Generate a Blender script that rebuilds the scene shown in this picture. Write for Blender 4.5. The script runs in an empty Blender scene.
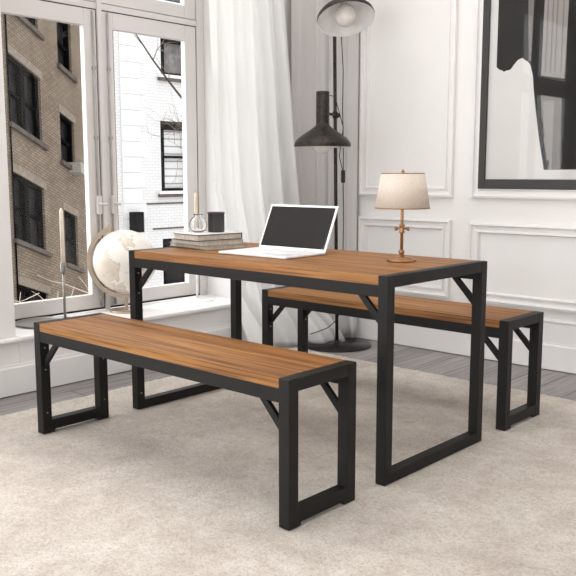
import bpy, bmesh, math, random
from mathutils import Vector, Matrix
random.seed(7)
S = bpy.context.scene
C = S.collection
PI = math.pi

# ------------------------------------------------------------------ helpers
def lin(c):
    return tuple(((v/255)/12.92 if v/255 <= .04045 else ((v/255+.055)/1.055)**2.4) for v in c)+(1,)

class BM:
    """collects shapes into one mesh"""
    def __init__(s):
        s.bm = bmesh.new(); s.mi = 0
    def face(s, pts, mi=None):
        vs = [s.bm.verts.new(p) for p in pts]
        f = s.bm.faces.new(vs); f.material_index = s.mi if mi is None else mi
        return f
    def box(s, x0, x1, y0, y1, z0, z1, mi=None):
        return s.hexa([(x0,y0,z0),(x1,y0,z0),(x1,y1,z0),(x0,y1,z0)], [(x0,y0,z1),(x1,y0,z1),(x1,y1,z1),(x0,y1,z1)], mi)
    def hexa(s, a, b, mi=None):
        v = [s.bm.verts.new(p) for p in a+b]
        for q in ((3,2,1,0),(4,5,6,7),(0,1,5,4),(1,2,6,5),(2,3,7,6),(3,0,4,7)):
            f = s.bm.faces.new([v[i] for i in q]); f.material_index = s.mi if mi is None else mi
        return v
    def prism(s, poly, fn0, fn1, mi=None):
        n = len(poly)
        a = [s.bm.verts.new(fn0(p)) for p in poly]; b = [s.bm.verts.new(fn1(p)) for p in poly]
        fs = [s.bm.faces.new(a[::-1]), s.bm.faces.new(b)]
        for i in range(n): fs.append(s.bm.faces.new([a[i], a[(i+1)%n], b[(i+1)%n], b[i]]))
        for f in fs: f.material_index = s.mi if mi is None else mi
    def lathe(s, prof, n=32, M=None, caps=True, closed=False, mi=None):
        """prof: list of (r, z)"""
        M = M or Matrix()
        rings = []
        for r, z in prof:
            if r < 1e-6: rings.append([s.bm.verts.new(M @ Vector((0,0,z)))])
            else: rings.append([s.bm.verts.new(M @ Vector((r*math.cos(2*PI*k/n), r*math.sin(2*PI*k/n), z))) for k in range(n)])
        m = len(rings)
        for i in range(m if closed else m-1):
            A, B = rings[i], rings[(i+1)%m]
            for k in range(n):
                k2 = (k+1)%n
                if len(A) == 1 and len(B) == 1: continue
                if len(A) == 1: q = [A[0], B[k2], B[k]]
                elif len(B) == 1: q = [A[k], A[k2], B[0]]
                else: q = [A[k], A[k2], B[k2], B[k]]
                f = s.bm.faces.new(q); f.smooth = True; f.material_index = s.mi if mi is None else mi
        if caps and not closed:
            for R in (rings[0], rings[-1]):
                if len(R) > 1: s.bm.faces.new(R).material_index = s.mi if mi is None else mi
    def tube(s, pts, r, n=10, rs=None):
        pts = [Vector(p) for p in pts]; rings = []
        prev = None
        for i, p in enumerate(pts):
            t = (pts[min(i+1, len(pts)-1)] - pts[max(i-1, 0)]).normalized()
            if prev is None:
                a = Vector((0,0,1)) if abs(t.z) < .9 else Vector((1,0,0))
                u = t.cross(a).normalized()
            else:
                u = (prev - t*prev.dot(t)).normalized()
            prev = u; w = t.cross(u)
            rr = rs[i] if rs else r
            rings.append([s.bm.verts.new(p + rr*(math.cos(2*PI*k/n)*u + math.sin(2*PI*k/n)*w)) for k in range(n)])
        for A, B in zip(rings, rings[1:]):
            for k in range(n):
                f = s.bm.faces.new([A[k], A[(k+1)%n], B[(k+1)%n], B[k]]); f.smooth = True; f.material_index = s.mi
        for R in (rings[0], rings[-1]): s.bm.faces.new(R).material_index = s.mi
    def bar(s, a, b, w, h, side):
        """rectangular bar from a to b; w along 'side', h across"""
        a, b, side = Vector(a), Vector(b), Vector(side).normalized()
        t = (b-a).normalized(); n = t.cross(side).normalized()
        def q(p): return [tuple(p + side*(i*w/2) + n*(j*h/2)) for i, j in ((-1,-1),(1,-1),(1,1),(-1,1))]
        s.hexa(q(a), q(b))
    def build(s, name, mats, parent=None, bevel=0, seg=2, smooth_angle=None, loc=None):
        bmesh.ops.recalc_face_normals(s.bm, faces=s.bm.faces)
        me = bpy.data.meshes.new(name); s.bm.to_mesh(me); s.bm.free()
        o = bpy.data.objects.new(name, me); C.objects.link(o)
        for m in (mats if isinstance(mats, (list, tuple)) else [mats]): me.materials.append(m)
        if parent is not None: o.parent = parent
        if loc is not None: o.location = loc
        if bevel:
            b = o.modifiers.new('bevel', 'BEVEL'); b.width = bevel; b.segments = seg; b.limit_method = 'ANGLE'
        return o

def tag(o, label=None, cat=None, group=None, kind=None):
    if label: o['label'] = label
    if cat: o['category'] = cat
    if group: o['group'] = group
    if kind: o['kind'] = kind
    return o
def empty(name, loc=(0,0,0), rz=0, **k):
    o = bpy.data.objects.new(name, None); C.objects.link(o)
    o.location = loc; o.rotation_euler = (0,0,rz); o.empty_display_size = .1
    return tag(o, **k)
def copy_tree(o, parent=None):
    c = o.copy(); C.objects.link(c); c.parent = parent
    for ch in list(o.children): copy_tree(ch, c)
    return c

# ------------------------------------------------------------------ materials
class NT:
    def __init__(s, name):
        s.m = bpy.data.materials.new(name); s.m.use_nodes = True
        s.t = s.m.node_tree; s.n = s.t.nodes; s.l = s.t.links
        s.b = s.n['Principled BSDF']; s.out = s.n['Material Output']
    def node(s, typ, **k):
        n = s.n.new(typ)
        for a, v in k.items():
            if a in n.inputs: n.inputs[a].default_value = v
            else: setattr(n, a, v)
        return n
    def link(s, a, b): s.l.new(a, b)
    def coords(s, kind='Object', scale=(1,1,1), rot=(0,0,0), loc=(0,0,0)):
        tc = s.node('ShaderNodeTexCoord'); mp = s.node('ShaderNodeMapping')
        mp.inputs['Scale'].default_value = scale; mp.inputs['Rotation'].default_value = rot; mp.inputs['Location'].default_value = loc
        s.link(tc.outputs[kind], mp.inputs['Vector']); return mp.outputs['Vector']
    def noise(s, vec, scale, detail=4, rough=.5, dist=0):
        n = s.node('ShaderNodeTexNoise'); n.inputs['Scale'].default_value = scale; n.inputs['Detail'].default_value = detail
        n.inputs['Roughness'].default_value = rough; n.inputs['Distortion'].default_value = dist
        s.link(vec, n.inputs['Vector']); return n.outputs['Fac']
    def ramp(s, fac, stops, interp='LINEAR'):
        n = s.node('ShaderNodeValToRGB'); cr = n.color_ramp; cr.interpolation = interp
        while len(cr.elements) < len(stops): cr.elements.new(.5)
        for e, (p, c) in zip(cr.elements, stops): e.position = p; e.color = lin(c)
        s.link(fac, n.inputs['Fac']); return n.outputs['Color']
    def mix(s, fac, a, b, blend='MIX'):
        n = s.node('ShaderNodeMix', data_type='RGBA', blend_type=blend)
        for sock, v in ((n.inputs[0], fac), (n.inputs[6], a), (n.inputs[7], b)):
            if hasattr(v, 'links') or hasattr(v, 'is_linked'): s.link(v, sock)
            else: sock.default_value = v
        return n.outputs[2]
    def bump(s, h, strength=.3, dist=.01):
        n = s.node('ShaderNodeBump'); n.inputs['Strength'].default_value = strength; n.inputs['Distance'].default_value = dist
        s.link(h, n.inputs['Height']); s.link(n.outputs['Normal'], s.b.inputs['Normal'])
    def base(s, v):
        if isinstance(v, tuple): s.b.inputs['Base Color'].default_value = v
        else: s.link(v, s.b.inputs['Base Color'])
    def set(s, **k):
        for a, v in k.items(): s.b.inputs[a.replace('_', ' ')].default_value = v
        return s

def plain(name, rgb, rough=.6, metal=0, var=.06, scale=12, bump=0, spec=.5):
    t = NT(name); v = t.coords()
    n = t.noise(v, scale, 5)
    a = tuple(max(0, c*(1-var)) for c in rgb); b = tuple(min(255, c*(1+var)) for c in rgb)
    t.base(t.ramp(n, [(.3, a), (.7, b)]))
    t.set(Roughness=rough, Metallic=metal); t.b.inputs['Specular IOR Level'].default_value = spec
    if bump: t.bump(t.noise(v, scale*8, 3), bump, .002)
    return t.m

M = {}
M['wall'] = plain('painted_wall_white', (231,228,226), .55, var=.008, scale=3)
M['frame_white'] = plain('window_paint', (213,209,206), .45, var=.008, scale=4)
M['rod_shade'] = plain('rod_shade_grey', (168,163,159), .4)  # shading of the rods put into the colour as a darker grey
M['lower_wall'] = plain('sill_paint', (233,231,229), .5, var=.01, scale=3)
M['metal'] = plain('black_powder_coat', (24,22,20), .5, var=.05, scale=30, bump=.05, spec=.25)
M['screw'] = plain('steel_screw', (150,148,145), .35, 1)
M['brass'] = plain('aged_brass', (168,128,90), .38, .85, var=.12, scale=25)
M['rod_steel'] = plain('satin_nickel', (150,146,141), .35, .8)
M['pale_steel'] = plain('white_lacquer', (236,234,231), .35)
M['tan_metal'] = plain('champagne_metal', (176,158,140), .35, .6)
M['candle'] = plain('candle_wax', (222,200,176), .5)
M['candle_dark'] = plain('candle_wax_ivory', (246,232,214), .5)
M['white_plastic'] = plain('white_aluminium', (240,240,242), .3)
M['key'] = plain('key_white', (226,226,229), .4)
M['black_rubber'] = plain('black_rubber', (26,25,25), .6)
M['mug'] = plain('matte_black_ceramic', (50,49,48), .4)
M['paper'] = plain('book_pages', (198,188,175), .8, var=.08, scale=60)
M['cover_light'] = plain('book_cover_white', (236,234,232), .5)
M['cover_dark'] = plain('book_cover_charcoal', (46,42,40), .5)
M['cover_grey'] = plain('book_cover_taupe', (152,144,135), .5)
M['outdoor_dark'] = plain('dark_window_frame', (8,7,7), .9, spec=.1)
M['stone_sill'] = plain('brownstone_sill', (100,90,82), .8, var=.12, scale=6)
M['lintel'] = plain('soldier_course', (150,137,122), .85, var=.1, scale=14)
M['ac'] = plain('grey_appliance', (175,170,162), .6)
M['bark_dark'] = plain('dark_bark', (52,44,40), .9)
M['bark_mid'] = plain('grey_brown_twig', (128,112,98), .9)
M['bark_pale'] = plain('pale_twig', (225,208,188), .9)
M['white_stone'] = plain('white_stone', (250,249,247), .8, var=.01)
M['asphalt'] = plain('pavement', (150,146,140), .9)
M['art_dark'] = plain('print_ink_dark', (28,26,24), .5, spec=.1, var=.12, scale=14)
M['art_black'] = plain('print_ink_black', (20,18,17), .5, spec=.1, var=.08)
M['reflect_gray'] = plain('print_reflection_gray', (104,98,93), .5, var=.04)  # grey of the window reflection painted into the picture
M['reflect_light'] = plain('print_reflection_light', (132,126,121), .5, var=.03)  # lighter tone of the same painted reflection
M['art_white'] = plain('print_paper', (206,203,200), .6, var=.012, scale=5)
M['lamp_base'] = plain('black_lamp_base', (24,22,21), .3, spec=.3)
M['frame_dark'] = plain('dark_grey_frame', (44,41,39), .4, var=.03)
M['bulb'] = plain('opal_glass', (226,220,213), .2)
M['shade_in'] = plain('white_enamel', (251,249,246), .45)

def wood():
    t = NT('teak_wood'); v = t.coords(scale=(1.1, 26, 26))
    g = t.noise(v, 1.6, 6, .6, .35)
    v2 = t.coords(scale=(.45, 9, 9)); g2 = t.noise(v2, 2.1, 3, .5, .2)
    v3 = t.coords(scale=(1.4, 84, 84)); g3 = t.noise(v3, 1.5, 3)
    c = t.ramp(g, [(.3, (140,101,66)), (.45, (176,130,86)), (.6, (194,145,100)), (.75, (206,158,114))])
    c2 = t.ramp(g2, [(.35, (188,150,122)), (.6, (255,252,248))])
    c = t.mix(.55, c, c2, 'MULTIPLY')
    c3 = t.ramp(g3, [(.38, (142,116,92)), (.49, (255,255,255))])
    c = t.mix(.7, c, c3, 'MULTIPLY')
    hsv = t.node('ShaderNodeHueSaturation'); hsv.inputs['Saturation'].default_value = 1.15; hsv.inputs['Value'].default_value = .74
    t.link(c, hsv.inputs['Color']); t.base(hsv.outputs['Color'])
    t.set(Roughness=.55); t.bump(g3, .15, .001)
    return t.m
M['wood'] = wood()

def rug_mat():
    t = NT('cream_shag'); v = t.coords()
    big = t.noise(v, 2.3, 4, .55, .8); mid = t.noise(v, 9, 4, .6, .5); fine = t.noise(v, 120, 4, .75, .4); vf = t.noise(v, 38, 3, .65, 1.2)
    c = t.ramp(big, [(.3, (212,202,192)), (.5, (228,219,208)), (.68, (238,231,221))])
    c2 = t.ramp(mid, [(.3, (226,220,214)), (.6, (255,255,255))])
    c = t.mix(.6, c, c2, 'MULTIPLY')
    c3 = t.ramp(fine, [(.34, (176,166,156)), (.56, (255,255,255))])
    c = t.mix(.5, c, c3, 'MULTIPLY'); c = t.mix(.45, c, t.ramp(vf, [(.36, (222,214,206)), (.55, (255,255,255))]), 'MULTIPLY'); t.base(c)
    t.set(Roughness=.95); t.b.inputs['Sheen Weight'].default_value = .25; t.b.inputs['Specular IOR Level'].default_value = .1
    t.bump(fine, .9, .009)
    return t.m
M['rug'] = rug_mat()

def floor_mat():
    t = NT('grey_floorboards'); v = t.coords(rot=(0,0,PI/2))
    br = t.node('ShaderNodeTexBrick'); br.offset = .37
    for k, x in (('Scale', 1), ('Brick Width', 1.15), ('Row Height', .175), ('Mortar Size', .003), ('Mortar Smooth', .1), ('Bias', 0)): br.inputs[k].default_value = x
    br.inputs['Color1'].default_value = lin((166,161,158)); br.inputs['Color2'].default_value = lin((146,141,139)); br.inputs['Mortar'].default_value = lin((50,46,44))
    t.link(v, br.inputs['Vector'])
    v2 = t.coords(scale=(22, 1.2, 1)); g = t.noise(v2, 2, 5, .6, .4)
    c = t.mix(.7, br.outputs['Color'], t.ramp(g, [(.3, (168,164,162)), (.65, (255,255,255))]), 'MULTIPLY')
    t.base(c); t.set(Roughness=.5)
    return t.m
M['floor'] = floor_mat()

def brick_mat(name, c1, c2, mortar, bw, bh, ms, stain=.5, sc=(200,190,180)):
    t = NT(name); v = t.coords('UV')
    br = t.node('ShaderNodeTexBrick')
    for k, x in (('Scale', 1), ('Brick Width', bw), ('Row Height', bh), ('Mortar Size', ms), ('Mortar Smooth', .2)): br.inputs[k].default_value = x
    br.inputs['Color1'].default_value = lin(c1); br.inputs['Color2'].default_value = lin(c2); br.inputs['Mortar'].default_value = lin(mortar)
    t.link(v, br.inputs['Vector'])
    n = t.noise(v, 1.6, 5, .6)
    c = t.mix(stain, br.outputs['Color'], t.ramp(n, [(.35, sc), (.6, (255,255,255))]), 'MULTIPLY')
    t.base(c); t.set(Roughness=.9); return t.m
M['brick'] = brick_mat('tan_brick', (162,145,126), (142,126,109), (112,99,86), .15, .058, .009)
M['white_brick'] = brick_mat('white_painted_brick', (250,250,249), (247,246,245), (226,223,220), .2, .075, .007, .1)

def glass_mat(name, dark=False):
    t = NT(name)
    t.n.remove(t.b)
    tr = t.node('ShaderNodeBsdfTransparent'); gl = t.node('ShaderNodeBsdfGlossy'); gl.inputs['Roughness'].default_value = .02
    mx = t.node('ShaderNodeMixShader'); mx.inputs[0].default_value = .015
    t.link(tr.outputs[0], mx.inputs[1]); t.link(gl.outputs[0], mx.inputs[2]); t.link(mx.outputs[0], t.out.inputs['Surface'])
    return t.m
M['pane'] = glass_mat('clear_pane')
def dark_glass():
    t = NT('dark_outdoor_glass'); v = t.coords(scale=(3, 3, 1.3))
    t.base(t.ramp(t.noise(v, 2.2, 2), [(.42, (8,7,7)), (.55, (40,37,35)), (.7, (15,14,13))])); t.b.inputs['Specular IOR Level'].default_value = .15; t.set(Roughness=.5); return t.m
M['dark_glass'] = dark_glass()
def bright_glass():
    t = NT('pale_blind_glass'); v = t.coords(scale=(1,1,1))
    w = t.node('ShaderNodeTexWave', bands_direction='Z'); w.inputs['Scale'].default_value = 1.6; t.link(v, w.inputs['Vector'])
    t.base(t.ramp(w.outputs['Fac'], [(.04, (170,166,162)), (.12, (246,245,243))])); t.set(Roughness=.5); return t.m
M['blind_glass'] = bright_glass()
M['reflect_glass'] = plain('grey_reflection_glass', (128,124,121), .5, var=.18, scale=6)  # opaque grey pane, reflected brick put into its colour
def screen():
    t = NT('laptop_screen_glass'); t.base(lin((22,21,20))); t.set(Roughness=.05); return t.m
M['screen'] = screen()
def vase_glass():
    t = NT('clear_vase_glass')
    t.set(Roughness=.02, IOR=1.3); t.b.inputs['Transmission Weight'].default_value = 1; t.base((.97,.98,.98,1)); return t.m
M['vase'] = vase_glass()

def sheer(name, col, tr, tl, glow=1):
    t = NT(name); t.n.remove(t.b)
    d = t.node('ShaderNodeBsdfDiffuse'); d.inputs['Color'].default_value = lin(col)
    l = t.node('ShaderNodeBsdfTranslucent'); l.inputs['Color'].default_value = lin(col)
    p = t.node('ShaderNodeBsdfTransparent')
    v = t.coords('UV', scale=(1, 1, 1))
    w = t.noise(v, 600, 2)
    m1 = t.node('ShaderNodeMixShader'); m1.inputs[0].default_value = tl
    m2 = t.node('ShaderNodeMixShader')
    mr = t.node('ShaderNodeMapRange'); mr.inputs['To Min'].default_value = max(0, tr-.05); mr.inputs['To Max'].default_value = tr+.05
    t.link(w, mr.inputs['Value']); t.link(mr.outputs[0], m2.inputs[0])
    t.link(d.outputs[0], m1.inputs[1]); t.link(l.outputs[0], m1.inputs[2])
    t.link(m1.outputs[0], m2.inputs[1]); t.link(p.outputs[0], m2.inputs[2]); t.link(m2.outputs[0], t.out.inputs['Surface'])
    return t.m
M['sheer'] = sheer('white_voile', (252,252,251), .14, .42)
M['grey_cloth'] = sheer('grey_linen', (212,208,206), .02, .12)

def lampshade():
    t = NT('linen_shade'); t.n.remove(t.b)
    v = t.coords(); n = t.noise(v, 220, 2)
    c = t.ramp(n, [(.3, (232,222,208)), (.7, (246,238,228))])
    d = t.node('ShaderNodeBsdfDiffuse'); l = t.node('ShaderNodeBsdfTranslucent')
    t.link(c, d.inputs['Color']); t.link(c, l.inputs['Color'])
    m = t.node('ShaderNodeMixShader'); m.inputs[0].default_value = .4
    t.link(d.outputs[0], m.inputs[1]); t.link(l.outputs[0], m.inputs[2]); t.link(m.outputs[0], t.out.inputs['Surface']); return t.m
M['shade'] = lampshade()
def bronze():
    t = NT('speckled_dark_bronze'); v = t.coords()
    t.base(t.ramp(t.noise(v, 60, 6, .7), [(.35, (22,19,18)), (.6, (62,55,49))])); t.set(Roughness=.42, Metallic=.55); return t.m
M['bronze'] = bronze()
def globe_mat():
    t = NT('antique_map'); v = t.coords()
    n = t.noise(v, 5.5, 7, .6, .3)
    c = t.ramp(n, [(.5, (240,234,226)), (.515, (200,186,170)), (.55, (224,213,199)), (.7, (212,196,176))])
    t.base(c); t.set(Roughness=.4); return t.m
M['globe'] = globe_mat()

# ------------------------------------------------------------------ room
FZ = -.012                      # bare floor; the rug's pile top is z = 0
XW, YW = -.66, 2.113            # lower window wall face, right wall face
NY0, NY1 = -.2, 1.43            # window niche
GX = -1.06                      # window face
CEIL = 3.1

b = BM(); b.box(-1.3, 5.2, -4.6, 2.4, FZ-.1, FZ)
tag(b.build('floor', M['floor']), kind='structure')
b = BM(); b.box(-1.3, 5.2, -4.6, 2.4, CEIL, CEIL+.1)
tag(b.build('ceiling', M['wall']), kind='structure')

b = BM()
b.box(-1.2, -.69, -1.0, NY0, FZ, CEIL); b.box(-1.2, -.69, -3.6, -3.1, FZ, CEIL); b.box(-1.2, -.69, -3.1, -1.0, 2.86, CEIL); b.box(-1.2, -.69, -3.1, -1.0, FZ, .262)            # pier left of the niche
b.box(-1.2, -.69, NY1, YW+.2, FZ, CEIL)            # pier right of the niche
b.box(-1.2, -.69, NY0, NY1, 2.86, CEIL)            # head of the niche
b.box(-1.2, -.665, NY0, NY1, FZ, .262)             # wall under the sill
b.box(-.69, -.665, -3.6, NY0, FZ, .262); b.box(-.69, -.665, NY1, YW, FZ, .262)
tag(b.build('wall_left', M['wall'], bevel=.003), kind='structure')
b = BM()
b.box(-.69, 5.2, YW, YW+.2, FZ, CEIL)
tag(b.build('wall_right', M['wall']), kind='structure')
b = BM(); b.box(5.0, 5.2, -4.6, YW, FZ, CEIL)
tag(b.build('wall_back', M['wall']), kind='structure')

# sill (nosing)
b = BM()
b.box(-1.06, -.64, NY0, NY1, .262, .285); b.box(-.69, -.64, -3.6, NY0, .262, .28); b.box(-.69, -.64, NY1, YW-.02, .262, .28)
tag(b.build('trim_1', M['lower_wall'], bevel=.006), kind='structure')
def baseboard(fn, L0, L1, name):
    # profile (out, z)
    prof = [(0,FZ+.006),(.018,FZ+.006),(.018,.13),(.013,.14),(.013,.148),(0,.148)]
    b = BM()
    b.prism(prof, lambda p: fn(L0, *p), lambda p: fn(L1, *p))
    return b
tag(baseboard(lambda t, o, z: (-.665+o, t, z), -3.6, YW-.002, 0).build('baseboard_left', M['lower_wall']), kind='structure')
b = baseboard(lambda t, o, z: (t, YW-o*1.2, z), -.64, 5.2, 0)
b.prism([(0,.148),(.012,.148),(.012,.262),(.02,.268),(.02,.276),(.006,.285),(0,.285)], lambda p: (-.64, YW-p[0], p[1]), lambda p: (5.2, YW-p[0], p[1]))
tag(b.build('baseboard_right', M['wall']), kind='structure')

def panel(x0, x1, z0, z1, n):
    prof = [(0,0),(.002,.016),(.014,.018),(.018,.011),(.026,.008),(.044,.006),(.047,.012),(.056,.013),(.06,.004),(.064,0)]
    b = BM(); rings = []
    for i, h in prof:
        h *= 1.7
        rings.append([b.bm.verts.new(p) for p in ((x0+i,YW-h,z0+i),(x1-i,YW-h,z0+i),(x1-i,YW-h,z1-i),(x0+i,YW-h,z1-i))])
    for A, B in zip(rings, rings[1:]):
        for k in range(4): b.bm.faces.new([A[k], A[(k+1)%4], B[(k+1)%4], B[k]])
    for v in b.bm.verts: v.co.y -= .0005
    tag(b.build('trim_%d' % n, M['wall']), kind='structure')
panel(-.275, .43, .335, .82, 2)
panel(.563, 2.25, .335, .812, 3)
panel(-.275, .435, .956, 2.8, 4)
panel(.566, 2.25, .956, 2.8, 5)
panel(2.4, 3.9, .335, .812, 6)
panel(2.4, 3.9, .956, 2.8, 7)

# ------------------------------------------------------------------ window in the niche
win = empty('window_1', (GX, 0, .285), kind='structure')
def w2l(b):            # geometry written in world coordinates; shift to the empty
    for v in b.bm.verts: v.co -= Vector((GX, 0, .285))
    return b
FX = GX-.05
gap_strips = []
b = BM()
for y0, y1 in ((NY0+.001, -.135), (.601, .632), (1.368, NY1-.001)): b.box(FX, GX+(.006 if y0 != .601 else .012), y0, y1, .286, 2.858)
for y0, y1 in ((-.135, .601), (.632, 1.368)):
    b.box(FX, GX-.001, y0, y1, 2.046, 2.082)
    b.box(FX, GX-.001, y0, y1, 2.8, 2.858)
    b.box(FX, GX-.03, y0, y1, .286, .292)
    gap_strips += [(y0, y1, .2862, .2965), (y0, y1, 2.0402, 2.0458), (.5972, .6008, .2967, 2.04) if y0 < 0 else (.6322, .6358, .2967, 2.04), (1.3642, 1.3678, .2967, 2.04) if y0 > 0 else (-.1348, -.1322, .2967, 2.04)]
w2l(b).build('window_frame', M['frame_white'], win, bevel=.002)
for y0, y1, z0, z1 in gap_strips:
    b = BM(); b.box(GX-.028, GX-.0025, y0+.0002, y1-.0002, z0, z1); w2l(b).build('gap_shade', M['black_rubber'], win)  # black strips painting the shade in the gaps round the sashes
def sash(y0, y1, z0, z1, gl, gr, gb, gt, rod=None):
    b = BM(); X0, X1 = GX-.045, GX-.002
    b.box(X0, X1, y0, gl, z0, z1); b.box(X0, X1, gr, y1, z0, z1)
    b.box(X0, X1, gl, gr, z0, gb); b.box(X0, X1, gl, gr, gt, z1)
    # raised outer lip
    s = w2l(b).build('sash', M['frame_white'], win, bevel=.0025)
    b = BM(); b.box(GX-.042, GX-.038, gl-.004, gr+.004, gb-.004, gt+.004)
    w2l(b).build('pane', M['pane'], s)
    if rod is not None:
        b = BM(); b.tube([(GX+.006, rod, z0+.01), (GX+.006, rod, z1-.008)], .0065, 8)
        for zz in (z0+.05, .6, 1.3, 1.7): b.box(GX-.002, GX+.014, rod-.01, rod+.01, zz, zz+.02)
        w2l(b).build('bolt_rod', M['rod_shade'], s)
        b = BM(); b.box(GX+.0, GX+.026, rod-.015, rod+.015, .862, .97)
        b.tube([(GX+.02, rod, .925), (GX+.05, rod, .925)], .007, 8)
        b.tube([(GX+.05, rod-.004, .925), (GX+.052, rod+.026, .92)], .008, 8, rs=[.006, .011])
        w2l(b).build('handle', M['frame_white'], s, bevel=.003)
sash(-.132, .597, .298, 2.04, -.04, .515, .382, 1.947, .571)
sash(.636, 1.364, .298, 2.04, .715, 1.273, .382, 1.947, .674)
sash(-.132, .597, 2.086, 2.796, -.04, .515, 2.162, 2.71)
sash(.636, 1.364, 2.086, 2.796, .715, 1.273, 2.162, 2.71)

# second window, out of view, added to let in more daylight
win2 = empty('added_window', (GX, 0, .285), kind='structure')
b = BM(); b.box(-1.06, -.69, -3.1, -1.0, .262, .285)
for y0, y1 in ((-3.099, -3.02), (-2.09, -2.01), (-1.08, -1.001)): b.box(FX, GX+.005, y0, y1, .286, 2.858)
for y0, y1 in ((-3.02, -2.09), (-2.01, -1.08)):
    for z0, z1 in ((.286, .37), (1.96, 2.15), (2.77, 2.858)): b.box(FX+.002, GX, y0, y1, z0, z1)
w2l(b).build('window_frame', M['frame_white'], win2, bevel=.002)
for y0, y1 in ((-3.02, -2.09), (-2.01, -1.08)):
    for z0, z1 in ((.37, 1.96), (2.15, 2.77)):
        b = BM(); b.box(GX-.04, GX-.036, y0-.003, y1+.003, z0-.003, z1+.003); w2l(b).build('pane', M['pane'], win2)

# ------------------------------------------------------------------ rug
def make_rug():
    x0, x1, y0, y1, st = -.37, 3.6, -3.3, 1.575, .016
    nx, ny = int((x1-x0)/st), int((y1-y0)/st)
    rnd = random.Random(3)
    b = BM(); bm = b.bm; g = []
    for j in range(ny+1):
        row = []
        for i in range(nx+1):
            e = min(i, nx-i, j, ny-j)
            z = (-.009 if e == 0 else -.001) - rnd.random()*.003
            wob = .005 if e == 0 else .004
            row.append(bm.verts.new((x0+i*st+rnd.uniform(-wob, wob), y0+j*st+rnd.uniform(-wob, wob), z)))
        g.append(row)
    for j in range(ny):
        for i in range(nx):
            bm.faces.new([g[j][i], g[j][i+1], g[j+1][i+1], g[j+1][i]]).smooth = True
    edge = [g[0][i] for i in range(nx+1)]+[g[j][nx] for j in range(1, ny+1)]+[g[ny][i] for i in range(nx-1, -1, -1)]+[g[j][0] for j in range(ny-1, 0, -1)]
    low = [bm.verts.new((v.co.x, v.co.y, FZ)) for v in edge]; n = len(edge)
    for i in range(n): bm.faces.new([edge[i], edge[(i+1)%n], low[(i+1)%n], low[i]])
    o = b.build('rug', M['rug'])
    tag(o, 'large cream shag rug under the table and benches on grey floorboards', 'rug')
make_rug()

# ------------------------------------------------------------------ table and benches
def leg_furniture(name, L, W, H, t, tz, ap0, ap1, rail0, brace, loc, label, cat, group=None, endbeam=.042, in_=.006):
    """box-frame furniture. tz = wood underside, ap0..ap1 apron heights, rail0 = underside of the foot rail"""
    R = empty(name, loc, label=label, cat=cat, group=group)
    mt = M['metal']
    b = BM()                                     # wood top: seven boards with fine gaps
    n = 7 if W > .5 else 4
    y0, y1 = .0015, W-.0015; w = (y1-y0)/n
    b.box(t+.0005, L-t-.0005, y0+.001, y1-.001, tz+.001, H-.004)
    for k in range(n): b.box(t+.0005, L-t-.0005, y0+k*w+(.0006 if k else 0), y0+(k+1)*w-(.0006 if k < n-1 else 0), tz, H-.0008)
    top = b.build('tabletop' if cat == 'table' else 'seat', M['wood'], R)
    for x in (0, L-t):
        for y in (0, W-t):
            b = BM(); b.box(x, x+t, y, y+t, 0, H)
            b.build('leg', mt, R, bevel=.0018)
        b = BM(); b.box(x+.0004, x+t-.0004, t, W-t, H-endbeam, H-.0003); b.build('end_beam', mt, R, bevel=.0015)
        b = BM(); b.box(x+.0004, x+t-.0004, t, W-t, rail0, rail0+t); b.build('foot_rail', mt, R, bevel=.0015)
    for y in (.0005, W-t+.012):
        b = BM(); b.box(t, L-t, y, y+t-.0125, ap0, ap1); b.build('apron', mt, R, bevel=.0015)
    # diagonal braces: long sides
    for sx in (0, 1):
        for sy in (0, 1):
            yy = .026 if sy == 0 else W-.022
            a = (t+.001, yy, ap0-brace) if sx == 0 else (L-t-.001, yy, ap0-brace)
            c = (t+brace, yy, ap0+.002) if sx == 0 else (L-t-brace, yy, ap0+.002)
            d = .014 if sx == 0 else -.014
            b = BM()
            w2 = .0138
            poly = [(a[0], a[2]-w2*1.3), (a[0], a[2]+w2*1.3), (c[0]-d*1.1, c[2]), (c[0]+d*1.1, c[2])]
            b.prism(poly, lambda p: (p[0], yy-.008, p[1]), lambda p: (p[0], yy+.008, p[1]))
            br = b.build('brace', mt, R, bevel=.001)
    for x in (t+.0005, L-t-.0005):
        s = 1 if x < L/2 else -1
        for y in (t/2, W-t/2):
            for z in (ap0-.028, ap0-brace-.03, rail0+t+.035):
                b = BM(); b.tube([(x-.001*s, y, z), (x+.0025*s, y, z)], .0035, 8); b.build('screw', M['screw'], R)
    if rail0 > .005:                             # little feet
        for x in (t/2, L-t/2):
            for y in (t*.7, W-t*.7):
                b = BM(); yy0, yy1 = (0, t*1.35) if y < W/2 else (W-t*1.35, W); b.box(x-t*.47, x+t*.47, yy0+.0015, yy1-.0015, .0, rail0+.001); b.build('foot_pad', M['black_rubber'], R)
    return R
leg_furniture('dining_table', 1.46, .685, .75, .042, .716, .674, .717, 0, .091, (0,0,0),
              'long dining table with brown wood top on black square-tube frame, holding the laptop', 'table')
bench = leg_furniture('bench', 1.456, .334, .4795, .044, .446, .401, .4465, .012, .092, (0,-.499,0),
              'near bench, brown wood seat on black frame, in front of the table', 'bench', 'matching benches beside the table')
bench2 = copy_tree(bench); bench2.location = (.0144, .864, 0)
bench2['label'] = 'far bench behind the table beside the panelled white wall'

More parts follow.
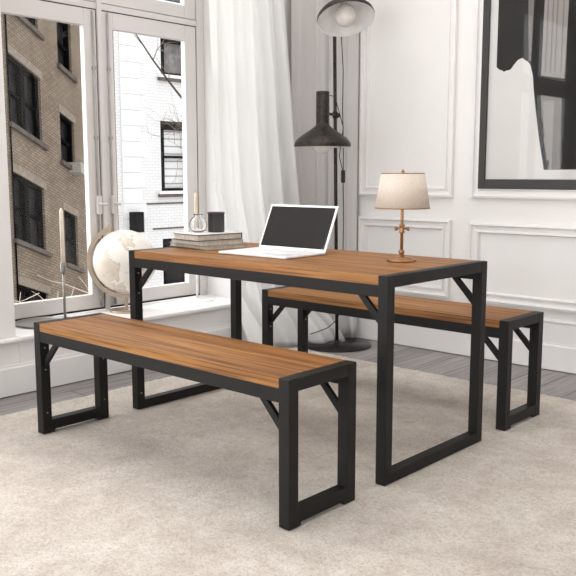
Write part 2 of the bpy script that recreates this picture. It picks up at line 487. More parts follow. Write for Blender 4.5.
# ------------------------------------------------------------------ laptop
lap = empty('laptop', (.419, .431, .75), math.radians(1.5), label='open white laptop with a black screen in the middle of the table', cat='laptop')
b = BM(); b.box(0, .396, -.264, 0, .001, .012); b.build('keyboard_base', M['white_plastic'], lap, bevel=.004, seg=3)
b = BM()
for r in range(5):
    for k in range(13): b.box(.03+k*.0266, .03+k*.0266+.0236, -.035-r*.025-.021, -.035-r*.025, .0115, .0135)
b.box(.12, .28, -.035-5*.025-.021, -.035-5*.025, .0115, .0135)
b.build('keys', M['key'], lap, bevel=.001, seg=1)
b = BM(); b.box(.13, .275, -.255, -.178, .0118, .0126); b.build('trackpad', M['key'], lap)
scr = BM(); Ls = .218; Wd = .396
scr.box(0, Wd, 0, .006, 0, Ls)
so = scr.build('display_lid', M['white_plastic'], lap, bevel=.004, seg=3)
so.location = (0, -.004, .011); so.rotation_euler = (-math.radians(25), 0, 0)
b = BM(); b.box(.011, Wd-.011, -.0008, .001, .012, Ls-.011); b.build('screen', M['screen'], so)
b = BM(); b.tube([(.06, 0, .01), (Wd-.06, 0, .01)], .005, 10); b.build('hinge', M['white_plastic'], lap)

# ------------------------------------------------------------------ books
def book(loc, lx, ly, h, ang, cover, label, hard=.0022):
    R = empty('book', loc, math.radians(ang), label=label, cat='book', group='books stacked at the left end of the table')
    # local: near corner at the origin, spine along the back
    b = BM()
    b.box(-lx, 0, 0, ly, 0, hard); b.box(-lx, 0, 0, ly, h-hard, h); b.box(-lx, 0, ly-hard, ly, hard*.5, h-hard*.5)
    b.build('cover', cover, R, bevel=.0006, seg=1)
    b = BM(); b.box(-lx+.004, -.004, .004, ly-hard, hard, h-hard); b.build('pages', M['paper'], R)
    return R
book((.276, .238, .75), .33, .225, .0185, -8, M['cover_grey'], 'wide taupe book at the bottom of the stack, lying on the table')
book((.2575, .222, .7686), .265, .238, .021, -7, M['cover_grey'], 'middle book of the stack, between the widest and the white-topped one')
book((.24, .212, .7897), .2, .262, .030, -6, M['cover_dark'], 'top book of the stack under the black cup and vase', .0034)
bk = [o for o in C.objects if o.name.startswith('book')][-1]
b = BM(); b.box(-.1995, -.0005, .0005, .2615, .030, .0307); b.build('front_cover', M['cover_light'], bk)

# mug
TZ = .8206
mg = empty('cup', (.157, .405, TZ), label='black straight-sided cup standing on the book stack beside the glass vase', cat='cup')
b = BM(); b.lathe([(0,0),(.037,0),(.0395,.003),(.0395,.088),(.042,.0885),(.042,.096),(.0385,.096),(.036,.088),(.036,.006),(0,.006)], 40)
b.build('cup_body', M['mug'], mg)
# vase
b = BM()
b.lathe([(0,0),(.02,0),(.034,.008),(.0415,.024),(.043,.04),(.039,.056),(.028,.069),(.0185,.076),(.0185,.082),(.024,.087),
         (.0225,.0875),(.0165,.082),(.0163,.0755),(.026,.067),(.0365,.055),(.0405,.04),(.039,.025),(.032,.011),(.018,.005),(0,.005)], 40)
tag(b.build('glass_vase', M['vase'], loc=(.107, .333, TZ)), 'small round clear glass vase on the book stack, left of the mug', 'vase')

# ------------------------------------------------------------------ table lamp
tl = empty('table_lamp', (1.2, .455, .75), label='brass table lamp with a cream tapered shade on the right of the table', cat='lamp')
b = BM(); b.lathe([(0,0),(.058,0),(.06,.003),(.058,.007),(.044,.009),(.04,.014),(.036,.016),(.012,.018),(.009,.03),(.0,.031)], 40); b.build('base', M['brass'], tl)
b = BM(); b.tube([(0,0,.03),(0,0,.345)], .0062, 14); b.build('stem', M['brass'], tl)
b = BM(); b.lathe([(0,.028),(.01,.03),(.0135,.037),(.01,.044),(.007,.047),(0,.047)], 20); b.build('collar', M['brass'], tl)
b = BM()
rr = Vector((.7383, .6744, 0))
b.lathe([(0,.112),(.011,.113),(.0115,.118),(.0095,.121),(.0095,.139),(.0115,.142),(.011,.147),(0,.148)], 20)
b.tube([tuple(-.02*rr+Vector((0,0,.13))), tuple(.02*rr+Vector((0,0,.13)))], .0035, 8)
for s in (-1, 1):
    p = rr*s
    b.tube([tuple(p*.018+Vector((0,0,.13))), tuple(p*.022+Vector((0,0,.13))), tuple(p*.028+Vector((0,0,.13))), tuple(p*.03+Vector((0,0,.13)))], .005, 12, rs=[.004,.0085,.0085,.004])
b.build('adjustment_knob', M['brass'], tl)
b = BM()
n = 64
for r0, z0, r1, z1 in ((.1095, .213, .0868, .350),):
    b.lathe([(r0,z0),(r1,z1),(r1-.0015,z1),(r0-.0015,z0)], n, closed=True)
b.build('lamp_shade', M['shade'], tl)
b = BM(); b.lathe([(.1103,.211),(.1099,.2155),(.1078,.2155),(.1082,.211)], n, closed=True); b.build('shade_trim', M['brass'], tl)
b = BM(); b.lathe([(.0873,.348),(.087,.3518),(.085,.3518),(.0853,.348)], n, closed=True)
b.build('shade_trim', M['brass'], tl)
b = BM()
for k in range(3):
    a = 2*PI*k/3+.4; b.tube([(0,0,.347),(.086*math.cos(a),.086*math.sin(a),.349)], .0015, 6)
b.lathe([(0,.343),(.005,.344),(.005,.353),(.009,.356),(.004,.36),(.005,.364),(0,.367)], 14); b.build('finial', M['brass'], tl)
b = BM(); b.lathe([(0,.235),(.014,.236),(.014,.262),(.02,.272),(.027,.29),(.024,.31),(.012,.322),(0,.325)], 24); b.build('bulb', M['bulb'], tl)

# ------------------------------------------------------------------ floor lamp
fl = empty('floor_lamp', (-.229, 1.816, FZ), label='tall dark bronze two-headed floor lamp standing behind the far bench', cat='lamp')
PX, PY = 0, 0
b = BM(); b.lathe([(0,.0),(.222,.0),(.225,.004),(.222,.011),(.03,.014),(.02,.02),(.014,.035),(0,.036)], 64); b.build('base', M['lamp_base'], fl)
b = BM(); b.tube([(0,0,.02),tuple(rr*-.034+Vector((0,0,2.2)))], .011, 16); b.build('pole', M['bronze'], fl)
def head(center, axis, r, parent, polez):
    """center = middle of the rim, axis = unit vector from the rim to the cap"""
    z = Vector(axis).normalized(); x = z.orthogonal().normalized(); y = z.cross(x)
    Mx = Matrix((x, y, z)).transposed().to_4x4(); Mx.translation = Vector(center)
    k = r/.172
    out = [(.172,.0),(.1745,.012),(.170,.028),(.15,.052),(.115,.078),(.08,.10),(.055,.118),(.041,.132),(.04,.15),(.04,.328),(.037,.332),(0,.332)]
    b = BM(); b.lathe([(rr_*k, zz*k) for rr_, zz in out], 56, Mx, caps=False)
    hd = b.build('lamp_head', M['bronze'], parent)
    inn = [(.1725,-.0005),(.1695,.0),(.166,.026),(.146,.049),(.112,.074),(.078,.095),(.05,.112),(0,.12)]
    b = BM(); b.lathe([(rr_*k, zz*k) for rr_, zz in inn], 56, Mx, caps=False); b.build('shade_lining', M['shade_in'], hd)
    # bulb: sphere poking out of the shade
    b = BM(); b.lathe([(0,-.04)]+[(.066*math.sin(a), .026-.066*math.cos(a)) for a in [PI*i/14 for i in range(1, 13)]]+[(.02,.092),(.02,.105),(0,.105)], 32, Mx @ Matrix.Translation((0,0,.0)))
    b.build('bulb', M['bulb'], hd)
    # arm from the cylinder to a clamp on the pole
    a = Mx @ Vector((0,0,.205*k)); 
    if polez is None: polez = a.z
    p = rr*(-.034*polez/2.2)+Vector((0,0,polez)); d = (p-a); ext = p + d.normalized()*.035
    b = BM(); b.tube([tuple(a+d.normalized()*.03), tuple(ext)], .009, 12)
    b.tube([tuple(p+Vector((0,0,-.02))), tuple(p+Vector((0,0,.02)))], .017, 16)
    b.tube([tuple(ext), tuple(ext+d.normalized()*.016)], .015, 14)
    b.build('arm', M['bronze'], hd)
    return hd
o0 = Vector((-.229, 1.816, FZ))
head(Vector((-.190, 1.612, 1.262))-o0, (0,0,1), .172, fl, None)
head(Vector((-.057, 1.664, 2.006))-o0, (-.3575, .2406, .9024), .171, fl, None)
b = BM()
cy = Vector((-.190, 1.612, 1.262))-o0
b.tube([(cy.x+.03, cy.y+.03, cy.z+.31), (cy.x+.055, cy.y+.05, cy.z+.30), (cy.x+.068, cy.y+.07, cy.z+.22), (cy.x+.065, cy.y+.12, cy.z+.12), (.03,-.03,1.22), (.022,.018,1.13)], .0028, 6)
b.tube([(.012,.0,2.0),(.04,-.01,1.75),(.03,.0,1.5),(.035,.005,1.3),(.025,.018,1.13)], .0028, 6)
b.tube([(.025,.018,1.06),(.03,.02,.8),(.026,.02,.5),(.04,.02,.34),(.035,.01,.25),(.01,-.02,.17),(-.035,-.05,.12),(-.08,-.09,.095),(-.11,-.14,.08)], .0028, 6)
b.build('cord', M['black_rubber'], fl)
b = BM(); b.box(.014, .036, .008, .028, 1.055, 1.135); b.build('switch', M['black_rubber'], fl, bevel=.004)

# ------------------------------------------------------------------ candlesticks and globe on the sill
def candlestick(loc, r, base_mat, rod_mat, cup_mat, label, tray, zr, off=(0,0)):
    R = empty('candlestick', loc, label=label, cat='candlestick', group='candlesticks on the window sill')
    b = BM()
    if tray: b.lathe([(0,0),(r*.9,0),(r*.97,.004),(r,.012),(r*.985,.013),(r*.95,.007),(r*.88,.004),(.012,.005),(0,.006)], 64, Matrix.Translation((off[0], off[1], 0)))
    else: b.lathe([(0,0),(r,0),(r,.004),(r*.95,.007),(.02,.01),(.008,.015),(0,.016)], 56)
    b.build('base', base_mat, R)
    b = BM(); b.tube([(0,0,.004),(0,0,zr)], .0075, 14); b.build('stem', rod_mat, R)
    b = BM(); b.lathe([(0,zr-.004),(.0145,zr-.002),(.0165,zr+.002),(.0165,zr+.055),(.0145,zr+.058),(0,zr+.056)], 24); b.build('candle_cup', cup_mat, R)
    return R
candlestick((-.935, .242, .285), .168, M['rod_steel'], M['rod_steel'], M['rod_steel'], 'metal candlestick with a wide round tray base at the left of the window sill', True, .265, (.055, -.152))
candlestick((-.92, 1.22, .285), .108, M['pale_steel'], M['pale_steel'], M['pale_steel'], 'white candlestick with a flat disc base on the sill behind the table', False, .34)
for (x, y, z, h, lab, m) in ((-.935,.242,.606,.305,'pale taper candle in the candlestick left of the globe', M['candle_dark']),
                            (-.92,1.22,.681,.30,'pale taper candle seen above the book stack behind the vase', M['candle'])):
    c = empty('taper_candle', (x,y,z), label=lab, cat='candle', group='taper candles in the candlesticks')
    b = BM(); b.lathe([(0,0),(.0115,0),(.0105,h*.8),(.009,h*.95),(.004,h),(0,h)], 20); b.build('wax', m, c)
    b = BM(); b.tube([(0,0,h-.003),(.001,0,h+.008)], .0012, 6); b.build('wick', M['black_rubber'], c)

gl = empty('globe', (-.9, .64, .285), label='antique-style cream desk globe in a champagne metal ring on the window sill', cat='globe')
cz = .302
b = BM(); b.lathe([(0,0),(.098,0),(.1,.004),(.096,.01),(.03,.014),(.014,.02),(.011,.03),(.011,.08),(.014,.084),(0,.084)], 48); b.build('stand', M['tan_metal'], gl)
u = rr                                             # ring lies in the plane of u and z
b = BM()
N = 40; th0, th1 = math.radians(113), math.radians(113+180)
RI, RO, hw = .2, .226, .008
side = u.cross(Vector((0,0,1)))
prev = None
for i in range(N+1):
    th = th0+(th1-th0)*i/N; d = u*math.cos(th)+Vector((0,0,1))*math.sin(th); c0 = Vector((0,0,cz))
    q = [b.bm.verts.new(c0+d*r_+side*s_) for r_, s_ in ((RI,-hw),(RO,-hw),(RO,hw),(RI,hw))]
    if prev:
        for k in range(4): b.bm.faces.new([prev[k], prev[(k+1)%4], q[(k+1)%4], q[k]])
    else: b.bm.faces.new(q)
    prev = q
b.bm.faces.new(prev)
ax = u*math.cos(th0)+Vector((0,0,1))*math.sin(th0)
c0 = Vector((0,0,cz))
for s in (1, -1): b.tube([tuple(c0+ax*s*.17), tuple(c0+ax*s*.235), tuple(c0+ax*s*.25)], .006, 10, rs=[.006,.008,.002])
b.build('meridian_ring', M['tan_metal'], gl, bevel=.002)
bm = bmesh.new(); bmesh.ops.create_uvsphere(bm, u_segments=64, v_segments=40, radius=.185)
for f in bm.faces: f.smooth = True
B_ = BM(); B_.bm.free(); B_.bm = bm
gs = B_.build('sphere', M['globe'], gl); gs.location = (0,0,cz); gs.rotation_euler = (.4, -.3, 2.2)

# ------------------------------------------------------------------ framed picture
pic = empty('framed_picture', (.616, YW-.001, 1.013), label='large black-framed abstract print with white mat on the panelled wall', cat='picture')
W_, H_ = 1.5, 1.45; fw_ = .04; D = .032
b = BM()
b.box(0, fw_, -D, 0, 0, H_); b.box(W_-fw_, W_, -D, 0, 0, H_); b.box(fw_, W_-fw_, -D, 0, 0, .055); b.box(fw_, W_-fw_, -D, 0, H_-.055, H_)
b.build('picture_frame', M['frame_dark'], pic, bevel=.002)
b = BM(); b.box(fw_, W_-fw_, -.014, -.002, .055, H_-.055); b.build('mat_board', M['art_white'], pic)
X0, Z0 = .616, 1.013
def poly(b, pts, y, mi):
    b.prism([(p[0]-X0, p[1]-Z0) for p in pts], lambda p: (p[0], -.014, p[1]), lambda p: (p[0], y, p[1]), mi)
b = BM()
rj = random.Random(5)
hill = [(.712,1.701),(.722,1.69),(.735,1.688),(.751,1.676),(.77,1.684),(.785,1.682),(.8,1.694),(.812,1.712),(.823,1.722),(.835,1.735),(.85,1.74),(.865,1.743),(.88,1.728),(.895,1.722),(.908,1.706),(.916,1.69),(.921,1.668),(.929,1.645),(.938,1.56),(.95,1.48),(.963,1.397),(.978,1.31),(.994,1.231),(1.017,1.122)]
poly(b, [(.704,2.35),(.704,1.705)]+hill+[(1.95,1.122),(1.95,2.35)], -.0146, 0)
poly(b, [(.872,2.349),(.925,2.349),(.915,1.72),(.9,1.725)], -.0150, 1)                    # pale post of a window reflection painted into the print
poly(b, [(.985,2.349),(1.125,2.349),(1.113,1.612),(.978,1.638)], -.0152, 2)               # curtained window of the painted reflection
poly(b, [(.981,1.533),(1.103,1.509),(1.112,1.124),(1.03,1.124),(1.0,1.28)], -.0152, 1)  # lower window panel of the painted reflection
poly(b, [(.998,1.50),(1.06,1.495),(1.062,1.124),(1.04,1.124),(1.01,1.28)], -.0155, 2)
for x in (1.0, 1.03, 1.055, 1.09): poly(b, [(x,2.34),(x+.008,2.34),(x+.006,1.65),(x-.002,1.65)], -.0156, 1)
poly(b, [(1.13,2.349),(1.2,2.349),(1.19,1.123),(1.12,1.123)], -.0153, 3)
poly(b, [(.978,1.585),(1.115,1.56),(1.115,1.552),(.978,1.577)], -.0154, 3)  # dark window rail of the painted reflection
for k in range(16):                                                                        # torn dark edge of the white form
    z = 1.72-k*.037; x = .925+(.095*(k/16)**1.1)
    poly(b, [(x,z),(x+.018+rj.random()*.015,z+.012),(x+.014+rj.random()*.02,z-.04),(x+.006,z-.045)], -.01545-.00005*(k%2), 3 if k % 5 else 0)
b.build('print', [M['art_dark'], M['reflect_gray'], M['reflect_light'], M['art_black']], pic)
b = BM(); b.box(fw_-.002, W_-fw_+.002, -.024, -.022, .053, H_-.053); b.build('glazing', M['pane'], pic)

# ------------------------------------------------------------------ curtains
def smooth(t): t = max(0, min(1, t)); return t*t*(3-2*t)
def lerp_table(tab, z):
    for (z0, v0), (z1, v1) in zip(tab, tab[1:]):
        if z0 >= z >= z1: return v1+(v0-v1)*smooth((z-z1)/(z0-z1)) if False else v1+(v0-v1)*(z-z1)/(z0-z1)
    return tab[-1][1]
def curtain(name, pos, mat, nu, nv, ztop, label):
    b = BM(); bm = b.bm; uv = bm.loops.layers.uv.new('UVMap'); g = []
    for j in range(nv+1):
        v = j/nv; z = ztop*(1-v)+(FZ+.004)*v
        g.append([bm.verts.new(pos(i/nu, z)) for i in range(nu+1)])
    for j in range(nv):
        for i in range(nu):
            f = bm.faces.new([g[j][i], g[j][i+1], g[j+1][i+1], g[j+1][i]]); f.smooth = True
            for l, (a, c) in zip(f.loops, ((i,j),(i+1,j),(i+1,j+1),(i,j+1))): l[uv].uv = (a/nu*1.4, c/nv*3)
    o = b.build(name, mat)
    s = o.modifiers.new('thick', 'SOLIDIFY'); s.thickness = .0008
    tag(o, label, 'curtain')
    return o
ztop = 3.05
def pos_sheer(t, z):
    yl = lerp_table([(3.2, 1.0), (1.0, 1.02), (.33, 1.16), (0, 1.24), (-.1, 1.26)], z)
    yr = lerp_table([(3.2, 1.42), (2.19, 1.66), (1.6, 1.735), (1.06, 1.785), (.5, 1.83), (.2, 1.86), (-.1, 1.95)], z)
    s = t + .018*math.sin(9*t+z*.9)
    y = yl+(yr-yl)*s
    amp = .022+.03*smooth((1.6-z)/1.6)
    x = -.56+amp*math.sin(2*PI*(4.2*t+.15*math.sin(z*1.3)))+.4*amp*math.sin(2*PI*(9.3*t+.3)+z*.7)
    low = smooth((.42-z)/.42)
    x += low*(.08+.08*t+.17*t**4) + low*.03*math.sin(t*17)
    y += low*.05*math.sin(2*PI*2.6*t)
    # keep clear of the wall and of the far bench's left legs
    x = max(x, -.632)
    if y < 1.6: x = min(x, -.385)
    return (x, min(y, 2.04), z + (low*.012*math.sin(t*31) if z > .03 else 0))
curtain('sheer_curtain', pos_sheer, M['sheer'], 180, 90, ztop, 'white sheer floor-length curtain hanging at the right of the window')
def pos_grey(t, z):
    x = -.632+.352*t**1.25
    low = smooth((.3-z)/.3)
    y = 2.045+.014*math.sin(2*PI*5.3*t+.4*math.sin(z*.9))+.005*math.sin(2*PI*12*t+z)
    y += .03*smooth((t-.8)/.2); y -= low*.04*(1+math.sin(2*PI*2.1*t)); x += low*.05*t
    y -= .24*(1-min(1, t/.42))**1.4
    return (x, min(y, 2.082), z)
curtain('grey_curtain', pos_grey, M['grey_cloth'], 120, 40, ztop, 'grey linen curtain in the room corner behind the floor lamp')

# ------------------------------------------------------------------ outside
EX, EY = -14.0, 10.1; DX, DY = -.50243, .86462; K = -.3062
NX, NYn = DY, -DX                                   # visible side of the brick facade (towards the room)
def facade(b, rects, s0, s1, h0, h1, fn, depth, mi=0):
    """skin with rectangular holes and reveals; fn(s, h, d) -> world"""
    bm = b.bm; uv = bm.loops.layers.uv.verify()
    ss = sorted({s0, s1, *[r[0] for r in rects], *[r[1] for r in rects]}); hs = sorted({h0, h1, *[r[2] for r in rects], *[r[3] for r in rects]})
    def quad(pts, uvs):
        f = bm.faces.new([bm.verts.new(fn(*p)) for p in pts]); f.material_index = mi
        for l, q in zip(f.loops, uvs): l[uv].uv = q
    for a, c in zip(ss, ss[1:]):
        for e, g in zip(hs, hs[1:]):
            ms, mh = (a+c)/2, (e+g)/2
            if any(r[0] < ms < r[1] and r[2] < mh < r[3] for r in rects): continue
            quad([(a,e,0),(c,e,0),(c,g,0),(a,g,0)], [(a,e),(c,e),(c,g),(a,g)])
    for a, c, e, g in rects:
        quad([(a,e,0),(a,g,0),(a,g,depth),(a,e,depth)], [(a,e),(a,g),(a+depth,g),(a+depth,e)])
        quad([(c,e,0),(c,g,0),(c,g,depth),(c,e,depth)], [(c,e),(c,g),(c+depth,g),(c+depth,e)])
        quad([(a,e,0),(c,e,0),(c,e,depth),(a,e,depth)], [(a,e),(c,e),(c,e+depth),(a,e+depth)])
        quad([(a,g,0),(c,g,0),(c,g,depth),(a,g,depth)], [(a,g),(c,g),(c,g+depth),(a,g+depth)])
def fbox(b, fn, s0, s1, h0, h1, d0, d1, mi=None):
    a = [fn(s0,h0,d0), fn(s1,h0,d0), fn(s1,h0,d1), fn(s0,h0,d1)]; c = [fn(s0,h1,d0), fn(s1,h1,d0), fn(s1,h1,d1), fn(s0,h1,d1)]
    b.hexa(a, c, mi)

def fnB(s, h, d):        # brick facade on a sloping street; d goes into the building
    return (EX+s*DX-d*NX, EY+s*DY-d*NYn, h+K*s)
bb = empty('brick_building', fnB(0, -7, 0), label='tan brick apartment building outside the left window pane', cat='building')
def loc2(b, o):
    for v in b.bm.verts: v.co -= o.location
    return b
big = [(-4.9,-3.68,.58,1.9),(-4.9,-3.7,-1.64,-.33),(-4.92,-3.7,-3.7,-2.52),(-4.85,-3.68,2.79,4.1),(-4.85,-3.68,5.0,6.3)]
small = [(-2.89,-2.27,2.52,3.62),(-2.9,-2.27,.5,1.53),(-2.87,-2.26,-1.7,-.54),(-2.88,-2.27,-3.7,-2.6),(-2.88,-2.27,4.7,5.8)]
far = [(-.95,-.35,2.0,3.1),(-.95,-.35,-.1,1.0),(-.95,-.35,-2.1,-1.1)]
rects = big+small+far+[(-8.2,-7.0,a,c) for _, _, a, c in big]
b = BM(); facade(b, rects, -11.5, -.02, -9, 7, fnB, .22)
b.prism([(-11.5,.24),(-.45,.24),(-7.6,4.4),(-11.5,4.4)], lambda p: fnB(p[0], -9, p[1]), lambda p: fnB(p[0], 7, p[1]))
loc2(b, bb).build('brick_wall', M['brick'], bb)
for r in rects:
    w = r[1]-r[0]; n = 2 if w > 1 else 1
    b = BM(); t = .06
    fbox(b, fnB, r[0], r[0]+t, r[2], r[3], .05, .2); fbox(b, fnB, r[1]-t, r[1], r[2], r[3], .05, .2)
    fbox(b, fnB, r[0]+t, r[1]-t, r[2], r[2]+t, .05, .2); fbox(b, fnB, r[0]+t, r[1]-t, r[3]-t, r[3], .05, .2)
    if n == 2:
        m = (r[0]+r[1])/2; fbox(b, fnB, m-.07, m+.07, r[2]+t, r[3]-t, .05, .2)
    fbox(b, fnB, r[0]+t, r[1]-t, (r[2]+r[3])/2-.03, (r[2]+r[3])/2+.03, .08, .2)
    wf = loc2(b, bb).build('window', M['outdoor_dark'], bb)
    b = BM(); fbox(b, fnB, r[0]+.02, r[1]-.02, r[2]+.02, r[3]-.02, .15, .17)
    o = loc2(b, bb).build('pane', M['dark_glass'], wf)
    b = BM(); fbox(b, fnB, r[0]-.06, r[1]+.12, r[2]-.09, r[2], -.08, .12)
    loc2(b, bb).build('window_sill', M['stone_sill'], bb)
    b = BM(); fbox(b, fnB, r[0]-.04, r[1]+.08, r[3], r[3]+.16, -.012, .05)
    loc2(b, bb).build('lintel', M['lintel'], bb)
b = BM(); fbox(b, fnB, -2.56, -2.3, .36, .58, -.28, .05); loc2(b, bb).build('air_conditioner', M['ac'], bb)
b = BM(); b.tube([fnB(-4.93, -8, -.03), fnB(-4.93, 7, -.03)], .018, 8); loc2(b, bb).build('downpipe', M['outdoor_dark'], bb)

def fnW(s, h, d): return (-14.0-d, s, h)
wb = empty('white_building', (-14, 10.1, -7), label='white painted brick building with stone quoins outside the right pane', cat='building')
WR = [(11.55,12.6,3.66,4.58),(11.49,12.55,.665,2.48),(11.49,12.5,-1.86,-.6),(11.5,12.5,5.5,6.8),
      (14.2,15.2,3.66,4.58),(14.2,15.2,.665,2.48),(14.2,15.2,-1.86,-.6)]
b = BM(); facade(b, WR, 10.05, 20, -9, 8.5, fnW, .3); fbox(b, fnW, 10.05, 20, -9, 8.5, .32, 5)
loc2(b, wb).build('brick_wall', M['white_brick'], wb)
b = BM(); h = -9; k = 0
while h < 8.3:
    fbox(b, fnW, 10.23, 10.965 if k % 2 else 10.84, h+.008, h+.382, -.035, .01); h += .39; k += 1
loc2(b, wb).build('quoins', M['white_stone'], wb, bevel=.006)
for i, r in enumerate(WR):
    b = BM(); t = .07
    fbox(b, fnW, r[0], r[0]+.16, r[2], r[3], .06, .28); fbox(b, fnW, r[1]-t, r[1], r[2], r[3], .06, .28)
    fbox(b, fnW, r[0]+.16, r[1]-t, r[2], r[2]+t, .06, .28); fbox(b, fnW, r[0]+.16, r[1]-t, r[3]-(.22 if i == 1 else t), r[3], .06, .28)
    if i != 0: fbox(b, fnW, r[0]+.16, r[1]-t, (r[2]+r[3])/2-.05, (r[2]+r[3])/2+.02, .1, .28)
    wf = loc2(b, wb).build('window', M['outdoor_dark'], wb)
    b = BM(); fbox(b, fnW, r[0]+.02, r[1]-.02, r[2]+.02, r[3]-.02, .22, .24)
    loc2(b, wb).build('pane', M['reflect_glass'] if i in (0, 3) else M['blind_glass'] if i == 1 else M['dark_glass'], wf)
    b = BM(); fbox(b, fnW, r[0]-.12, r[1]+.12, r[2]-.16, r[2]-.08, -.1, .1); loc2(b, wb).build('window_sill', M['stone_sill'], wb)
    b = BM(); fbox(b, fnW, r[0]-.14, r[1]+.14, r[2]-.08, r[2], -.12, .1); loc2(b, wb).build('sill_cap', M['white_stone'], wb)
b = BM(); fbox(b, fnW, 10.4, 10.66, -.36, .15, -.3, .0); loc2(b, wb).build('vent_box', M['outdoor_dark'], wb)
b = BM()
for s0, s1, hh in ((10.95, 13.5, .34), (11.17, 13.5, -.32)): fbox(b, fnW, s0, s1, hh-.02, hh+.02, -.03, .0)
loc2(b, wb).build('string_course', M['stone_sill'], wb)

b = BM(); b.box(-40, -1.5, -25, 40, -7.4, -7.2)
tag(b.build('ground', M['asphalt']), kind='structure')

# bare tree between the buildings, its boughs crossing the right pane
tr = empty('bare_tree', (-4.3, 5.2, -7.2), label='bare dark tree whose branches cross the right window pane', cat='tree')
def L(p): return (p[0]+4.3, p[1]-5.2, p[2]+7.2)
b = BM()
b.tube([L((-4.3,5.2,-7.2)), L((-4.25,5.15,-4)), L((-4.3,5.05,-1)), L((-4.2,4.9,.6)), L((-4.1,4.6,1.2))], .1, 10, rs=[.16,.13,.1,.07,.045])
b.tube([L((-4.1,4.6,1.2)), L((-4.0,4.2,1.55)), L((-4,3.725,1.94)), L((-4,3.573,2.078)), L((-4,3.347,2.298)), L((-4,3.22,2.44)), L((-4,3.12,2.55)), L((-4,3.0,2.75))], .02, 8, rs=[.035,.02,.012,.0105,.0085,.007,.006,.004])
b.build('trunk', M['bark_dark'], tr)
b = BM(); rt = random.Random(11)
def twig(p, d, n, ln, r, depth=0):
    pts = [Vector(p)]; d = Vector(d).normalized()
    for i in range(n):
        d = (d+Vector((rt.uniform(-.2,.2), rt.uniform(-.35,.35), rt.uniform(-.3,.3)))).normalized(); pts.append(pts[-1]+d*ln)
        if depth < 2 and rt.random() < .6: twig(pts[-1], d+Vector((0, rt.uniform(-.9,.9), rt.uniform(-.6,.9))), n-1, ln*.7, r*.6, depth+1)
    b.tube([L(q) for q in pts], r, 5, rs=[r*(1-.8*i/n) for i in range(n+1)])
twig((-4.0,3.35,2.3), (0,.5,.8), 4, .11, .006); twig((-4.0,3.57,2.08), (0,.1,.9), 4, .1, .006); twig((-4,3.2,2.45), (0,-.6,.5), 3, .1, .005)
for z_ in (1.25, 1.35, 1.45, 1.55, 1.65): twig((-4.05,4.05,z_), (0,-.8,rt.uniform(-.3,.4)), 5, .11, .005)
twig((-4.05,4.3,1.2), (0,-.7,-.5), 5, .13, .006); twig((-4.0,3.9,1.75), (0,-.5,-.9), 5, .12, .005)
b.build('twigs', M['bark_mid'], tr)

# shrub twigs right outside the left pane
sh = empty('bare_shrub', (-1.8, .75, -.1), label='pale bare twigs of a shrub outside the bottom of the left pane', cat='shrub')
b = BM()
def L2(p): return (p[0]+1.8, p[1]-.75, p[2]+.1)
for pts in ([(0.585,.433),(.68,.385),(.756,.363),(.87,.31),(.976,.263),(1.0,.05),(.8,-.1)], [(.9,.40),(.94,.34),(.976,.263)], [(.54,.33),(.58,.30),(.63,.24),(.72,-.08)],
            [(.40,.27),(.46,.275),(.52,.3),(.56,.32)], [(.37,.31),(.44,.27),(.5,.24),(.7,-.08)], [(.74,.31),(.72,.26),(.74,-.08)], [(.87,.33),(.82,.25),(.78,-.08)], [(.46,.33),(.44,.28),(.47,.2),(.7,-.08)]):
    b.tube([L2((-1.8+.02*i, y, z)) for i, (y, z) in enumerate(pts)], .005, 6, rs=[.0012+.0007*i for i in range(len(pts))])
b.build('twigs', M['bark_pale'], sh)
b = BM(); b.box(-2.3, -1.5, .3, 1.3, -.42, -.13)
tag(b.build('planter_box', M['asphalt'], bevel=.01), 'grey planter box holding the bare shrub outside the window', 'planter')
b = BM(); b.box(-2.6, -1.21, -1.2, 3.2, -.5, -.42)
tag(b.build('balcony_slab', M['asphalt']), kind='structure')

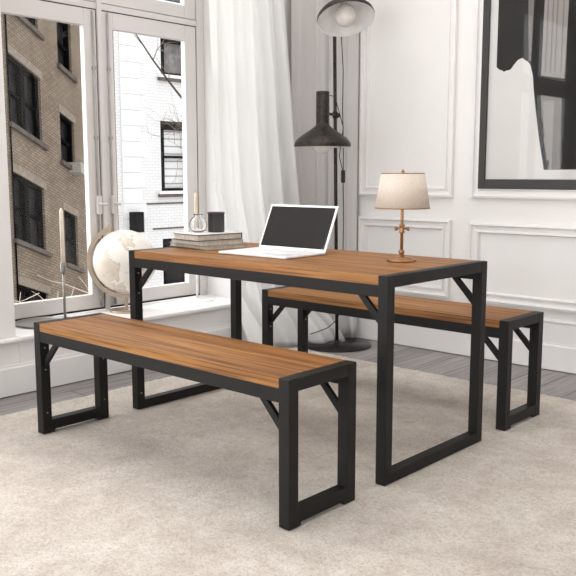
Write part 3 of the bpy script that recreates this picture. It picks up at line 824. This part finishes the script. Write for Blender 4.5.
# ------------------------------------------------------------------ light
w = bpy.data.worlds.new('world'); S.world = w; w.use_nodes = True
nt = w.node_tree; bg = nt.nodes['Background']; bg.inputs['Color'].default_value = (.955, .975, 1, 1)
tc = nt.nodes.new('ShaderNodeTexCoord'); mr = nt.nodes.new('ShaderNodeMapRange')
mr.interpolation_type = 'SMOOTHSTEP'; mr.inputs['From Min'].default_value = -.15; mr.inputs['From Max'].default_value = .85
mr.inputs['To Min'].default_value = .88; mr.inputs['To Max'].default_value = 2.9      # overcast sky, brightest around the veiled sun
dp = nt.nodes.new('ShaderNodeVectorMath'); dp.operation = 'DOT_PRODUCT'; dp.inputs[1].default_value = (-.82, -.5, .28); nt.links.new(tc.outputs['Generated'], dp.inputs[0]); nt.links.new(dp.outputs['Value'], mr.inputs['Value']); nt.links.new(mr.outputs[0], bg.inputs['Strength'])
def area(name, loc, size, rot, power, col=(1,1,1), size_y=None):
    l = bpy.data.lights.new(name, 'AREA'); l.energy = power; l.color = col; l.size = size
    if size_y: l.shape = 'RECTANGLE'; l.size_y = size_y
    o = bpy.data.objects.new(name, l); C.objects.link(o); o.location = loc; o.rotation_euler = rot
    return o
area('overhead_fill', (1.0, .0, 3.06), 3.4, (0,0,0), 40, (1,.995,.985), 3.6)  # unseen soft fill added under the ceiling for light from above
s = bpy.data.lights.new('sun', 'SUN'); s.energy = .7; s.angle = math.radians(14); s.color = (1, .985, .96)
so_ = bpy.data.objects.new('sun', s); C.objects.link(so_)
so_.rotation_euler = Vector((1, .30, -.95)).to_track_quat('-Z', 'Y').to_euler()

# ------------------------------------------------------------------ camera
cam = bpy.data.cameras.new('camera'); co = bpy.data.objects.new('camera', cam); C.objects.link(co)
cam.sensor_width = 36; cam.lens = 51.17; cam.clip_start = .05; cam.clip_end = 200
r = Vector((.738347,.674421,-.000141)); up = Vector((-.092562,.101542,.990516)); fwv = Vector((-.668039,.731331,-.137399))
Mc = Matrix((r, up, -fwv)).transposed().to_4x4(); Mc.translation = Vector((3.08014,-2.281488,1.095911))
co.matrix_world = Mc
S.camera = co
vs = S.view_settings
vs.view_transform = 'Standard'; vs.look = 'None'; vs.gamma = 1; vs.use_curve_mapping = False; vs.exposure = .6
